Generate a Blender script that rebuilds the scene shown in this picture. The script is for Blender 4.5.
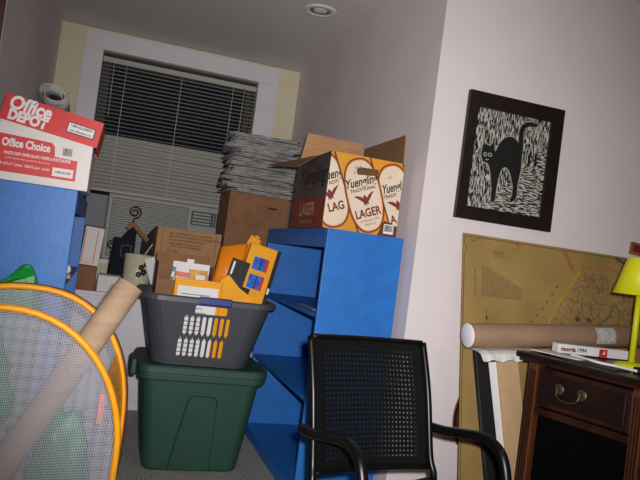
import bpy, bmesh, math, random
from mathutils import Vector, Matrix
for o in list(bpy.data.objects): bpy.data.objects.remove(o)
C = bpy.context.scene.collection
S = bpy.context.scene
PI = math.pi
random.seed(7)

# ------------------------------------------------------------------ camera
EYE = 1.08
cam = bpy.data.cameras.new('camera'); camo = bpy.data.objects.new('camera', cam); C.objects.link(camo)
yaw, pitch, roll = .3071, .02564, .1310
fw = Vector((math.sin(yaw)*math.cos(pitch), math.cos(yaw)*math.cos(pitch), math.sin(pitch)))
rt = Vector((math.cos(yaw), -math.sin(yaw), 0)); up = rt.cross(fw)
r2 = rt*math.cos(roll) + up*math.sin(roll); u2 = -rt*math.sin(roll) + up*math.cos(roll)
camo.matrix_world = Matrix(((r2.x, u2.x, -fw.x, 0), (r2.y, u2.y, -fw.y, 0), (r2.z, u2.z, -fw.z, EYE), (0, 0, 0, 1)))
cam.sensor_width = 36; cam.lens = 36*660.5/640; cam.clip_start = .02
S.camera = camo
# ------------------------------------------------------------------ world, lights, exposure
w = bpy.data.worlds.new('night'); S.world = w; w.use_nodes = True
w.node_tree.nodes['Background'].inputs[0].default_value = (.004, .005, .008, 1)
w.node_tree.nodes['Background'].inputs[1].default_value = 1
def area(name, loc, aim, size, power, col):
    l = bpy.data.lights.new(name, 'AREA'); l.shape = 'DISK'; l.size = size; l.energy = power; l.color = col
    o = bpy.data.objects.new(name, l); C.objects.link(o); o.location = loc
    o.rotation_euler = (Vector(aim)-Vector(loc)).to_track_quat('-Z', 'Y').to_euler(); return o
fl = bpy.data.lights.new('camera_flash', 'SPOT'); fl.energy = 318; fl.color = (1, .97, .975); fl.spot_size = math.radians(77); fl.spot_blend = 1; fl.shadow_soft_size = .018
flo = bpy.data.objects.new('camera_flash', fl); C.objects.link(flo); flo.location = (.035, -.02, EYE+.055)
flo.rotation_euler = fw.to_track_quat('-Z', 'Y').to_euler()
area('added_room_fill', (.9, -.6, 2.49), (.9, -.6, 0), .16, 6, (1, .86, .7))  # two unseen ceiling lights, added as weak warm ambient fill
area('added_room_fill', (1.9, 1.1, 2.49), (1.9, 1.1, 0), .16, 2, (1, .86, .7))
S.view_settings.view_transform = 'Standard'; S.view_settings.look = 'None'
S.view_settings.gamma = 1; S.view_settings.use_curve_mapping = False
S.view_settings.exposure = 0.0

# ------------------------------------------------------------------ materials
MATS = {}
def srgb(c): return tuple((x/12.92 if x <= .04045 else ((x+.055)/1.055)**2.4) for x in (v/255 for v in c))
def mat(name, rgb, rough=.6, var=.06, scale=8, bump=0, bscale=60, metal=0, spec=.5, stretch=None):
    if name in MATS: return MATS[name]
    m = bpy.data.materials.new(name); m.use_nodes = True; nt = m.node_tree; N = nt.nodes; L = nt.links
    b = N['Principled BSDF']; col = srgb(rgb)
    b.inputs['Roughness'].default_value = rough; b.inputs['Metallic'].default_value = metal
    b.inputs['Specular IOR Level'].default_value = spec
    tc = N.new('ShaderNodeTexCoord'); src = tc.outputs['Object']
    if stretch:
        mp = N.new('ShaderNodeMapping'); mp.inputs['Scale'].default_value = stretch
        L.new(src, mp.inputs[0]); src = mp.outputs[0]
    nz = N.new('ShaderNodeTexNoise'); nz.inputs['Scale'].default_value = scale; nz.inputs['Detail'].default_value = 5
    L.new(src, nz.inputs['Vector'])
    rp = N.new('ShaderNodeValToRGB'); e = rp.color_ramp.elements
    e[0].position = .3; e[1].position = .7
    e[0].color = tuple(max(0, c*(1-var*2)) for c in col)+(1,); e[1].color = tuple(min(1, c*(1+var*2)) for c in col)+(1,)
    L.new(nz.outputs['Fac'], rp.inputs[0]); L.new(rp.outputs[0], b.inputs['Base Color'])
    if bump:
        n2 = N.new('ShaderNodeTexNoise'); n2.inputs['Scale'].default_value = bscale; n2.inputs['Detail'].default_value = 4
        L.new(src, n2.inputs['Vector'])
        bp = N.new('ShaderNodeBump'); bp.inputs['Strength'].default_value = bump; bp.inputs['Distance'].default_value = .01
        L.new(n2.outputs['Fac'], bp.inputs['Height']); L.new(bp.outputs[0], b.inputs['Normal'])
    MATS[name] = m; return m
WALL = mat('painted_wall', (222, 213, 214), .85, .015, 3, .05, 180)
CREAM = mat('cream_wall', (226, 216, 186), .85, .015, 3, .05, 180)
CEIL = mat('ceiling_paint', (218, 212, 206), .9, .015, 3, .06, 160)
CARPET = mat('grey_carpet', (168, 166, 160), .95, .34, 110, .9, 200)
TRIM = mat('trim_paint', (226, 222, 226), .5, .02, 4)
BLUE = mat('blue_paint', (30, 108, 188), .5, .05, 14, .08, 60)
GREEN = mat('green_plastic', (36, 72, 58), .5, .03, 10, .05, 300)
GREY = mat('grey_plastic', (70, 72, 78), .42, .03, 10, .04, 300)
NAVY = mat('navy_plastic', (44, 54, 120), .4, .04)
BLACK = mat('black_metal', (7, 7, 8), .35, .05, spec=.35)
BLACKP = mat('black_perforated_steel', (5, 5, 6), .6, .05, spec=.2)
CARD = mat('corrugated_cardboard', (182, 138, 92), .85, .06, 12, .05, 90, stretch=(1, 1, 4))
CARDD = mat('brown_cardboard', (138, 98, 66), .85, .07, 12, .05, 90)
CARDIN = mat('cardboard_inside', (168, 128, 90), .9, .06, 9)
KRAFT = mat('kraft_tube', (194, 164, 134), .7, .06, 6, stretch=(1, 1, 6))
KRAFTB = mat('brown_mailing_tube', (146, 118, 94), .7, .05, 6)
WHITE = mat('white_paper', (232, 230, 228), .7, .02)
WHITEC = mat('white_card', (226, 220, 214), .6, .02)
RED = mat('red_print', (208, 30, 26), .5, .03)
NEWS = mat('newsprint', (168, 166, 162), .9, .12, 26, stretch=(1, 1, 3))
ORANGE = mat('orange_binding', (255, 168, 18), .45, .04)
YELCARD = mat('amber_card', (246, 168, 22), .4, .04)
YELLOW = mat('yellow_green_shade', (222, 222, 20), .45, .03)
WOOD = mat('dark_cherry_wood', (48, 24, 16), .35, .3, 9, .03, 80, stretch=(1, 1, .12))
WOODL = mat('cherry_wood_post', (86, 48, 27), .35, .25, 9, .03, 80, stretch=(4, 4, .3))
WOODD = mat('dark_walnut_wood', (30, 15, 12), .4, .3, 9, stretch=(1, 6, 1))
BRASS = mat('antique_brass', (112, 98, 72), .4, .1, 20, metal=.8)
STEEL = mat('bright_steel', (200, 200, 205), .3, .03, metal=.9)
ACP = mat('beige_plastic', (152, 152, 147), .5, .02)
ACD = mat('dark_grille', (64, 66, 66), .6, .03)
SLAT = mat('blind_slat', (178, 176, 166), .5, .02)
FRAMEB = mat('black_brown_frame', (26, 14, 15), .45, .2, 20)
INK = mat('black_ink', (12, 11, 12), .6, .05)
CREAMP = mat('cream_print', (222, 204, 180), .55, .03)
MAROON = mat('maroon_print', (120, 34, 34), .55, .05)
BROWNP = mat('brown_print', (92, 52, 30), .55, .05)
BEERO = mat('amber_print', (214, 146, 34), .5, .06, 5)
MAPLINE = mat('map_ink', (92, 72, 44), .8, .05)
MAPO = mat('map_orange', (158, 104, 54), .8, .05)
MAPY = mat('map_yellow', (172, 144, 40), .8, .05)
MAPG = mat('map_green', (96, 106, 50), .8, .05)

def glass():
    m = bpy.data.materials.new('window_glass'); m.use_nodes = True; b = m.node_tree.nodes['Principled BSDF']
    b.inputs['Base Color'].default_value = (.8, .85, .85, 1); b.inputs['Roughness'].default_value = .03
    b.inputs['Transmission Weight'].default_value = 1; b.inputs['IOR'].default_value = 1.1
    return m
GLASS = glass()
def film(name, rgb, alpha, rough=.25):
    m = bpy.data.materials.new(name); m.use_nodes = True; nt = m.node_tree
    b = nt.nodes['Principled BSDF']; b.inputs['Base Color'].default_value = srgb(rgb)+(1,)
    b.inputs['Roughness'].default_value = rough; b.inputs['Alpha'].default_value = alpha
    n = nt.nodes.new('ShaderNodeTexNoise'); n.inputs['Scale'].default_value = 14
    bp = nt.nodes.new('ShaderNodeBump'); bp.inputs['Strength'].default_value = .25; bp.inputs['Distance'].default_value = .01
    nt.links.new(n.outputs['Fac'], bp.inputs['Height']); nt.links.new(bp.outputs[0], b.inputs['Normal'])
    return m
NYLON = film('orange_nylon', (255, 170, 20), .9)
GBAG = film('green_plastic_bag', (14, 146, 78), .95, .38)
GBAG2 = film('emerald_fabric_bag', (8, 140, 50), 1, .4)
CLEAR = film('clear_plastic_film', (190, 190, 186), .6, .15)
def meshmat():
    m = bpy.data.materials.new('white_mesh_fabric'); m.use_nodes = True; nt = m.node_tree; N = nt.nodes; L = nt.links
    b = N['Principled BSDF']; b.inputs['Base Color'].default_value = srgb((186, 186, 198))+(1,); b.inputs['Roughness'].default_value = .7
    tc = N.new('ShaderNodeTexCoord'); mp = N.new('ShaderNodeCombineXYZ'); sx = N.new('ShaderNodeSeparateXYZ')
    vo = N.new('ShaderNodeTexVoronoi'); vo.voronoi_dimensions = '2D'; vo.inputs['Scale'].default_value = 210; vo.inputs['Randomness'].default_value = 0
    L.new(tc.outputs['Object'], sx.inputs[0]); L.new(sx.outputs['X'], mp.inputs[0]); L.new(sx.outputs['Z'], mp.inputs[1]); L.new(mp.outputs[0], vo.inputs['Vector'])
    mt = N.new('ShaderNodeMath'); mt.operation = 'GREATER_THAN'; mt.inputs[1].default_value = .43
    L.new(vo.outputs['Distance'], mt.inputs[0]); L.new(mt.outputs[0], b.inputs['Alpha'])
    return m
MESHF = meshmat()

# ------------------------------------------------------------------ helpers
def link(name, me, m, parent=None):
    o = bpy.data.objects.new(name, me); C.objects.link(o)
    if m is not None and not me.materials: me.materials.append(m)
    o.parent = parent; return o
def fin(bm, smooth=False):
    bmesh.ops.recalc_face_normals(bm, faces=bm.faces)
    me = bpy.data.meshes.new('m'); bm.to_mesh(me); bm.free()
    if smooth:
        for p in me.polygons: p.use_smooth = True
    return me
def bx(bm, x0, x1, y0, y1, z0, z1, M=None):
    v = [bm.verts.new((x, y, z)) for x in (x0, x1) for y in (y0, y1) for z in (z0, z1)]
    for f in ((0, 1, 3, 2), (4, 6, 7, 5), (0, 4, 5, 1), (2, 3, 7, 6), (0, 2, 6, 4), (1, 5, 7, 3)): bm.faces.new([v[i] for i in f])
    if M is not None:
        for q in v: q.co = M @ q.co
    return v
def box(name, x0, x1, y0, y1, z0, z1, m, parent=None, bev=0, M=None, seg=2):
    bm = bmesh.new(); bx(bm, x0, x1, y0, y1, z0, z1)
    if bev: bmesh.ops.bevel(bm, geom=bm.edges[:], offset=bev, segments=seg, affect='EDGES', profile=.7)
    if M is not None: bmesh.ops.transform(bm, matrix=M, verts=bm.verts)
    return link(name, fin(bm), m, parent)
def boxes(name, lst, m, parent=None):
    bm = bmesh.new()
    for b in lst: bx(bm, *b)
    return link(name, fin(bm), m, parent)
def tube_bm(bm, pts, r, n=10, closed=False, cap=True):
    pts = [Vector(p) for p in pts]; rings = []; prev = None; K = len(pts)
    for i, p in enumerate(pts):
        if closed: t = pts[(i+1) % K]-pts[i-1]
        else: t = pts[min(i+1, K-1)]-pts[max(i-1, 0)]
        t.normalize()
        if prev is None:
            a = Vector((0, 0, 1)) if abs(t.z) < .9 else Vector((1, 0, 0)); prev = t.cross(a).normalized()
        prev = (prev-t*prev.dot(t)).normalized(); q = t.cross(prev)
        rr = r[i] if isinstance(r, (list, tuple)) else r
        rings.append([bm.verts.new(p+prev*math.cos(k*2*PI/n)*rr+q*math.sin(k*2*PI/n)*rr) for k in range(n)])
    for i in range(K if closed else K-1):
        a, b = rings[i], rings[(i+1) % K]
        for k in range(n): bm.faces.new((a[k], a[(k+1) % n], b[(k+1) % n], b[k]))
    if cap and not closed: bm.faces.new(rings[0]); bm.faces.new(rings[-1])
def tube(name, pts, r, m, parent=None, n=10, closed=False):
    bm = bmesh.new(); tube_bm(bm, pts, r, n, closed); return link(name, fin(bm, True), m, parent)
def smooth_path(pts, k=6):
    pts = [Vector(p) for p in pts]; out = []
    for i in range(len(pts)-1):
        p0, p1, p2, p3 = pts[max(i-1, 0)], pts[i], pts[i+1], pts[min(i+2, len(pts)-1)]
        for j in range(k):
            t = j/k
            out.append(.5*((2*p1)+(p2-p0)*t+(2*p0-5*p1+4*p2-p3)*t*t+(3*p1-p0-3*p2+p3)*t**3))
    out.append(pts[-1]); return out
def lathe(name, prof, m, parent=None, n=28, smooth=True, M=None):
    bm = bmesh.new(); rings = []
    for r, z in prof: rings.append([bm.verts.new((r*math.cos(k*2*PI/n), r*math.sin(k*2*PI/n), z)) for k in range(n)])
    for a, b in zip(rings, rings[1:]):
        for k in range(n): bm.faces.new((a[k], a[(k+1) % n], b[(k+1) % n], b[k]))
    if prof[0][0] > 1e-5: bm.faces.new(rings[0])
    if prof[-1][0] > 1e-5: bm.faces.new(rings[-1])
    bmesh.ops.remove_doubles(bm, verts=bm.verts, dist=1e-6)
    if M is not None: bmesh.ops.transform(bm, matrix=M, verts=bm.verts)
    return link(name, fin(bm, smooth), m, parent)
def prism(name, poly, t, M, m, parent=None):
    """2D polygon (x,y) in the plane of M, thickness t towards M's +z"""
    bm = bmesh.new()
    a = [bm.verts.new((x, y, 0)) for x, y in poly]; b = [bm.verts.new((x, y, t)) for x, y in poly]
    bm.faces.new(a); bm.faces.new(b)
    for i in range(len(poly)): j = (i+1) % len(poly); bm.faces.new((a[i], a[j], b[j], b[i]))
    bmesh.ops.transform(bm, matrix=M, verts=bm.verts)
    return link(name, fin(bm), m, parent)
def frameM(o, x, y):
    x = Vector(x).normalized(); y = Vector(y).normalized(); z = x.cross(y)
    return Matrix(((x.x, y.x, z.x, o[0]), (x.y, y.y, z.y, o[1]), (x.z, y.z, z.z, o[2]), (0, 0, 0, 1)))
def ribbon(name, pts, wd, M, m, parent=None, t=.0008, closed=False):
    bm = bmesh.new(); P = [Vector((x, y, 0)) for x, y in pts]; K = len(P); ring = []
    for i in range(K):
        a = P[i-1] if (i or closed) else P[i]; b = P[(i+1) % K] if (i < K-1 or closed) else P[i]
        d = (b-a).normalized(); nrm = Vector((-d.y, d.x, 0))*wd/2
        ring.append((bm.verts.new(P[i]-nrm+Vector((0, 0, t))), bm.verts.new(P[i]+nrm+Vector((0, 0, t)))))
    for i in range(K if closed else K-1):
        a, b = ring[i], ring[(i+1) % K]; bm.faces.new((a[0], b[0], b[1], a[1]))
    bmesh.ops.transform(bm, matrix=M, verts=bm.verts)
    return link(name, fin(bm), m, parent)
def text(name, s, size, M, m, parent=None, off=0, shear=0, sx=1, align='CENTER', space=1):
    cu = bpy.data.curves.new('t', 'FONT'); cu.body = s; cu.size = size; cu.offset = off; cu.shear = shear
    cu.align_x = align; cu.align_y = 'CENTER'; cu.resolution_u = 3; cu.space_character = space
    to = bpy.data.objects.new('t', cu); C.objects.link(to); bpy.context.view_layer.update()
    me = bpy.data.meshes.new_from_object(to.evaluated_get(bpy.context.evaluated_depsgraph_get()))
    bpy.data.objects.remove(to); bpy.data.curves.remove(cu)
    me.materials.clear()
    for v in me.vertices: v.co = M @ Vector((v.co.x*sx, v.co.y, v.co.z+.0012))
    return link(name, me, m, parent)
def ell(cx, cy, rx, ry, n=28, a0=0, a1=2*PI): return [(cx+rx*math.cos(a0+(a1-a0)*k/n), cy+ry*math.sin(a0+(a1-a0)*k/n)) for k in range(n)]
def tag(o, label, cat, group=None):
    o['label'] = label; o['category'] = cat
    if group: o['group'] = group
    return o
def thing(name, label, cat, loc=(0, 0, 0), rz=0, group=None, rot=None):
    o = bpy.data.objects.new(name, None); C.objects.link(o); o.empty_display_size = .05
    o.location = loc; o.rotation_euler = rot or (0, 0, rz); return tag(o, label, cat, group)
def struct(o): o['kind'] = 'structure'; return o
def bevmod(o, w=.004, s=2):
    b = o.modifiers.new('b', 'BEVEL'); b.width = w; b.segments = s; b.limit_method = 'ANGLE'; return o

# ------------------------------------------------------------------ the room
XL, XR, YW, ZC = -.52, 1.27, 5.10, 2.52        # alcove left / right walls, window wall, ceiling
YL, YR = 2.97, 2.62                            # main walls beside the alcove
struct(box('floor', -3, 3.6, -2.6, 5.3, -.1, 0, CARPET))
struct(box('ceiling', -3, 3.6, -2.6, 5.3, ZC, ZC+.1, CEIL))
struct(box('wall_alcove_left', XL-.12, XL, YL, YW+.15, 0, ZC, WALL))
struct(box('wall_alcove_right', XR, XR+.12, YR, YW+.15, 0, ZC, WALL))
struct(box('wall_right', XR+.12, 3.6, YR, YR+.15, 0, ZC, WALL))
struct(box('wall_left', -3, XL-.12, YL, YL+.15, 0, ZC, WALL))
struct(box('wall_far_left', -3.1, -3, -2.6, YL+.15, 0, ZC, WALL))
struct(box('wall_far_right', 3.6, 3.7, -2.6, YR+.15, 0, ZC, WALL))
struct(box('wall_behind_camera', -3.1, 3.7, -2.7, -2.6, 0, ZC, WALL))
WX0, WX1, WZ0, WZ1 = -.215, .946, .86, 2.372
struct(boxes('wall_back', [(XL, WX0, YW, YW+.15, 0, ZC), (WX1, XR, YW, YW+.15, 0, ZC), (WX0, WX1, YW, YW+.15, 0, WZ0), (WX0, WX1, YW, YW+.15, WZ1, ZC)], CREAM))
struct(box('trim_1', XL-.115, XL-.002, YL-.022, YL, 0, ZC, mat('brown_door_casing', (96, 62, 50), .5, .1)))
bs = mat('baseboard_paint', (224, 222, 224), .5, .02)
struct(box('baseboard_right', XR+.01, 3.6, YR-.014, YR, 0, .09, bs))
# window: casing, sashes, panes
win = bpy.data.objects.new('window_1', None); C.objects.link(win); win.location = (0, YW, 0); win['kind'] = 'structure'
bevmod(box('side_casing', WX0-.135, WX0, -.022, 0, WZ0-.1, WZ1, TRIM, win)); bevmod(box('side_casing', WX1, WX1+.158, -.022, 0, WZ0-.1, WZ1, TRIM, win))
bevmod(box('head_casing', WX0-.135, WX1+.158, -.026, 0, WZ1, WZ1+.128, TRIM, win))
JM = mat('shade_dark_sash', (52, 50, 48), .6, .03); box('jamb', WX0, WX0+.02, .048, .14, WZ0, WZ1, JM, win); box('jamb', WX1-.02, WX1, .048, .14, WZ0, WZ1, JM, win); box('head_jamb', WX0+.02, WX1-.02, .048, .14, WZ1-.02, WZ1, JM, win)
box('sill', WX0-.16, WX1+.18, -.05, .14, WZ0-.03, WZ0, TRIM, win)
SASH = mat('shade_dark_sash', (52, 50, 48), .6, .03)  # shade behind the slats is put into the sash and jamb colour
def sash(x0, x1, z0, z1, y):
    s = boxes('sash', [(x0, x0+.045, y, y+.03, z0, z1), (x1-.045, x1, y, y+.03, z0, z1), (x0+.045, x1-.045, y, y+.03, z0, z0+.045), (x0+.045, x1-.045, y, y+.03, z1-.045, z1)], SASH, win)
    box('pane', x0+.045, x1-.045, y+.012, y+.016, z0+.045, z1-.045, GLASS, s)
sash(WX0+.02, WX1-.02, 1.69, WZ1-.02, .105); sash(WX0+.02, WX1-.02, 1.36, 1.74, .07)
# recessed ceiling light
rl = thing('recessed_light', 'small round recessed downlight in the alcove ceiling', 'ceiling light', (1.0, 3.73, ZC))
lathe('trim_ring', [(.062, -.001), (.068, -.008), (.09, -.008), (.1, -.001), (.1, .0)], mat('light_ring', (226, 224, 212), .4, .02), rl)
lathe('bulb', [(.0, -.005), (.03, -.004), (.052, .0), (.056, .012)], mat('frosted_bulb', (236, 234, 226), .35, .02), rl)
lathe('reflector', [(.061, -.002), (.056, .0), (.056, .0005)], ACP, rl)

# ------------------------------------------------------------------ window blind
bl = thing('window_blind', 'cream horizontal slat blind hanging in the window, open on top', 'blind', (0, YW-.004, 0))
bevmod(box('headrail', WX0+.004, WX1-.004, .004, .04, 2.296, 2.335, SLAT, bl), .003)
def slat_mesh(tilt, wd=.026):
    bm = bmesh.new(); x0, x1 = WX0+.008, WX1-.008; pr = []
    for k in range(5):
        a = (k/4-.5)*wd; c = .0022*(1-(2*k/4-1)**2)
        y = a*math.cos(tilt)-c*math.sin(tilt); z = a*math.sin(tilt)+c*math.cos(tilt); pr.append((y, z))
    va = [bm.verts.new((x0, y, z)) for y, z in pr]; vb = [bm.verts.new((x1, y, z)) for y, z in pr]
    for k in range(4): bm.faces.new((va[k], va[k+1], vb[k+1], vb[k]))
    me = fin(bm); me.materials.append(SLAT); return me
mo, mc = slat_mesh(math.radians(-10)), slat_mesh(math.radians(-54), .0295)
z = 2.276; i = 0
while z > 1.372:
    s = link('slat', mo if z > 1.78 else mc, None, bl); s.location = (0, .022, z); s.rotation_euler.y = random.uniform(-.002, .002)
    z -= .0288 if z > 1.78 else .0275
bevmod(box('bottom_rail', WX0+.008, WX1-.008, .012, .032, 1.352, 1.368, SLAT, bl), .003)
for x in (-.04, .365, .76): tube('ladder_cord', [(x, .006, 2.30), (x, .006, 1.36)], .0016, WHITE, bl, 6)
tube('tilt_wand', [(.845, .0, 2.31), (.84, -.003, 1.62)], .004, CLEAR, bl, 8)
tube('lift_cord', [(-.13, .0, 2.31), (-.125, -.002, 1.9)], .0015, WHITE, bl, 6)

# ------------------------------------------------------------------ air conditioner
ac = thing('air_conditioner', 'beige window air conditioner with louvred front under the blind', 'air conditioner', (0, YW, WZ0))
A0, A1, AH = -.04, .80, .485
bevmod(box('body', A0, A1, -.10, .13, .002, AH, ACP, ac), .012, 3)
for x0, x1 in ((WX0+.022, A0-.004), (A1+.004, WX1-.022)):
    sp = box('side_panel', x0, x1, -.01, .0, .002, AH-.02, mat('shaded_curtain_plastic', (132, 134, 138), .6, .03), ac)  # panels and pleats greyed: the shadow falling here is in their colour
    for k in range(4): box('pleat', x0+(x1-x0)*(k+.25)/4, x0+(x1-x0)*(k+.6)/4, -.016, -.0102, .01, AH-.03, mat('shaded_curtain_plastic', (132, 134, 138), .6, .03), sp)
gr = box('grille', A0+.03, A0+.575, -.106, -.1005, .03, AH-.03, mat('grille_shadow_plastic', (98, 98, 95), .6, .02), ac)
for k in range(26): box('louvre', A0+.035, A0+.57, -.113, -.1062, .036+k*.0160, .036+k*.0160+.0088, ACP, gr)
vp = box('vent_panel', A0+.60, A1-.02, -.106, -.1005, AH-.15, AH-.045, ACD, ac)
for k in range(4): box('vent_louvre', A0+.61, A0+.745, -.116, -.1062, AH-.142+k*.024, AH-.128+k*.024, ACP, vp)
for k in range(3): box('vent_divider', A0+.765+k*.018, A0+.77+k*.018, -.113, -.1062, AH-.145, AH-.05, ACP, vp)
cp = box('control_panel', A0+.60, A1-.02, -.106, -.1005, .04, AH-.17, ACP, ac)
for k in range(2): lathe('knob', [(.0, .018), (.02, .018), (.024, 0), (0, 0)], ACD, cp, 16, True, frameM((A0+.69, -.1065, .1+k*.11), (1, 0, 0), (0, 0, 1)))

# ------------------------------------------------------------------ blue bookcases
def bookcase(label, near, wd, x0, x1, front_left, shelves, H=1.21):
    b = thing('bookcase', label, 'bookcase', ((x0+x1)/2, near, 0))
    hx = (x1-x0)/2; t = .02; sg = -1 if front_left else 1      # sg: direction of the open front along x
    xf, xb = sg*hx, -sg*hx; lo, hi = min(xf, xb), max(xf, xb)
    bevmod(box('side_panel', lo, hi, 0, t, 0, H, BLUE, b), .003); bevmod(box('side_panel', lo, hi, wd-t, wd, 0, H, BLUE, b), .003)
    bk = (xb, xb+sg*.008); il, ih = min(xf, bk[1]), max(xf, bk[1])
    box('back_panel', min(bk), max(bk), t, wd-t, .0, H, BLUE, b)
    bevmod(box('top_panel', il, ih, t, wd-t, H-.02, H-.0005, BLUE, b), .002)
    f0, f1 = sorted((xf-sg*.018, xf)); box('top_fascia', f0, f1, t, wd-t, H-.085, H-.0205, BLUE, b)
    for z in shelves: bevmod(box('shelf', il+(.004 if sg < 0 else 0), ih-(.004 if sg > 0 else 0), t, wd-t, z-.02, z, BLUE, b), .002)
    bevmod(box('bottom_panel', il, ih, t, wd-t, .045, .065, BLUE, b), .002); box('kick_board', f0-sg*.01, f1-sg*.01, t, wd-t, 0, .0445, BLUE, b)
    return b
bookcase('open blue painted bookcase carrying the beer carton', 2.712, 1.11, .89, 1.252, True, (.835, .47))
bookcase('blue painted bookcase carrying the red lidded paper carton', 2.65, 1.11, -.50, -.132, False, (.86, .47))
tag(box('steel_ruler', .915, .945, 2.86, 3.12, .836, .842, STEEL), 'thin bright metal strip lying on the blue shelf', 'ruler')

# ------------------------------------------------------------------ office paper carton on the left bookcase
pc = thing('paper_carton', 'white and red paper carton with a crooked red lid', 'carton', (-.268, 2.84, 1.211))
hw, hd, bh = .166, .172, .225
bevmod(box('body', -hw, hw, -hd, hd, 0, bh, WHITEC, pc), .003)
Mb = frameM((0, -hd, 0), (1, 0, 0), (0, 0, 1))
lab = prism('red_label', [(-hw+.006, .030), (.118, .030), (.118, .108), (.036, .112), (.032, .150), (.02, .162), (-hw+.006, .170)], .0006, Mb, RED, pc)
text('lettering', 'Office Choice', .041, frameM((-.066, -hd, .138), (1, 0, 0), (0, 0, 1)), WHITE, lab, .0016, 0, .72)
text('lettering', 'WHITE COPY PAPER BLANC PAPIER A PHOTOCOPIE', .0155, frameM((-.022, -hd, .100), (1, 0, 0), (0, 0, 1)), WHITE, lab, .0004, 0, .64)
text('lettering', '8-1/2"x11" Letter  20lb/75 gsm  Letter', .0135, frameM((-.062, -hd, .060), (1, 0, 0), (0, 0, 1)), WHITE, lab, .0002, .2, .82)
text('lettering', 'premium quality office copy paper for every day use', .009, frameM((-.055, -hd, .083), (1, 0, 0), (0, 0, 1)), WHITE, lab, 0, 0, .8)
sk = prism('white_sticker', [(.035, .040), (.108, .040), (.108, .072), (.035, .072)], .0018, Mb, WHITE, lab)
text('lettering', '1-800-463-3768', .012, frameM((.0715, -hd-.001, .056), (1, 0, 0), (0, 0, 1)), INK, lab, .0003, 0, .72)
bm = bmesh.new(); random.seed(3); x = .062
while x < .095:
    q = random.choice((.0012, .002, .0028)); bx(bm, x, x+q, -hd-.0012, -hd-.0002, .122, .150); x += q+random.choice((.0012, .002))
link('barcode', fin(bm), INK, pc)
tl = math.radians(8.5)                                        # the lid sits crooked, higher at the left
Ml = Matrix.Translation((.0, 0, .165)) @ Matrix.Rotation(tl, 4, 'Y')
def lidbox():
    bm = bmesh.new(); a, d = hw+.010, hd+.008
    bx(bm, -a, a, -d, -d+.004, .03, .125); bx(bm, -a, a, d-.004, d, .03, .125)
    bx(bm, -a, -a+.004, -d+.004, d-.004, .03, .125); bx(bm, a-.004, a, -d+.004, d-.004, .03, .125); bx(bm, -a, a, -d, d, .125, .129)
    bmesh.ops.transform(bm, matrix=Ml, verts=bm.verts); return link('lid', fin(bm), RED, pc)
ld = lidbox()
FL = lambda x, z: Ml @ frameM((x, -hd-.008, z), (1, 0, 0), (0, 0, 1))
text('lettering', 'Office', .070, FL(-.084, .100), WHITE, ld, .0026, .12, .86)
text('lettering', 'DEPOT', .051, FL(-.082, .055), WHITE, ld, .0028, 0, .84)
st = prism('white_sticker', [(-.05, -.02), (.05, -.02), (.05, .02), (-.05, .02)], .0012, FL(.105, .076), INK, ld)
st2 = prism('white_sticker', [(-.047, -.017), (.047, -.017), (.047, .017), (-.047, .017)], .0016, FL(.105, .076), WHITE, ld)
text('lettering', '1-800-GO-DEPOT', .0125, FL(.105, .084) @ Matrix.Translation((0, 0, .001)), INK, ld, .0004, 0, .85)
text('lettering', 'www.officedepot.com', .0105, FL(.105, .067) @ Matrix.Translation((0, 0, .001)), INK, ld, .0003, .15, .85)
# rolled clear sleeve on the lid
rs = thing('rolled_magazine', 'rolled grey magazine lying on the red carton lid', 'magazine', (-.32, 2.84, 1.21+.325), rot=(0, tl, math.radians(20)))
bm = bmesh.new(); ring = []
for k in range(46):
    a = k/45*4.2*PI; r = .022+.0016*k/4
    ring.append((a, r))
va = [bm.verts.new((math.cos(a)*r*1.5, -.12, .036+math.sin(a)*r)) for a, r in ring]; vb = [bm.verts.new((math.cos(a)*r*1.5+.08, .12, .036+math.sin(a)*r)) for a, r in ring]
for k in range(45): bm.faces.new((va[k], va[k+1], vb[k+1], vb[k]))
o = link('pages', fin(bm, True), mat('glossy_grey_cover', (150, 150, 146), .25, .3, 20), rs); sm = o.modifiers.new('s', 'SOLIDIFY'); sm.thickness = .0016
# bits standing on the left shelf
fg = thing('figurine', 'small pale knob figurine on a wooden foot in the left bookcase', 'figurine', (-.145, 2.86, .861))
bevmod(box('foot', -.02, .02, -.03, .03, 0, .018, CARD, fg)); lathe('head', [(0, .018), (.012, .02), (.018, .032), (.016, .046), (.008, .054), (0, .056)], WHITEC, fg, 16)

# ------------------------------------------------------------------ beer carton on the right bookcase
bc = thing('beer_carton', 'open beer carton with amber label print on the blue bookcase', 'carton', (1.053, 3.03, 1.211))
bx_, by_, bz_ = .177, .27, .34; tk = .005
bm = bmesh.new()
bx(bm, -bx_, bx_, -by_, -by_+tk, 0, bz_); bx(bm, -bx_, bx_, by_-tk, by_, 0, bz_); bx(bm, -bx_, -bx_+tk, -by_+tk, by_-tk, 0, bz_); bx(bm, bx_-tk, bx_, -by_+tk, by_-tk, 0, bz_); bx(bm, -bx_+tk, bx_-tk, -by_+tk, by_-tk, 0, tk)
link('body', fin(bm), CARDD, bc)
Mf = frameM((0, -by_, 0), (1, 0, 0), (0, 0, 1))
fr = prism('front_print', [(-bx_, .001), (bx_, .001), (bx_, bz_), (-bx_, bz_)], .0008, Mf, BEERO, bc)
EAGLE = [(0, -.5), (.12, -.3), (.3, -.42), (.26, -.2), (.42, -.05), (.7, .25), (1, .55), (.72, .48), (.45, .35), (.2, .12), (.12, .3), (.0, .38), (-.14, .3), (-.1, .12), (-.35, .3), (-.7, .42), (-1, .4), (-.7, .2), (-.4, -.02), (-.2, -.2), (-.26, -.42), (-.1, -.32)]
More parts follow.
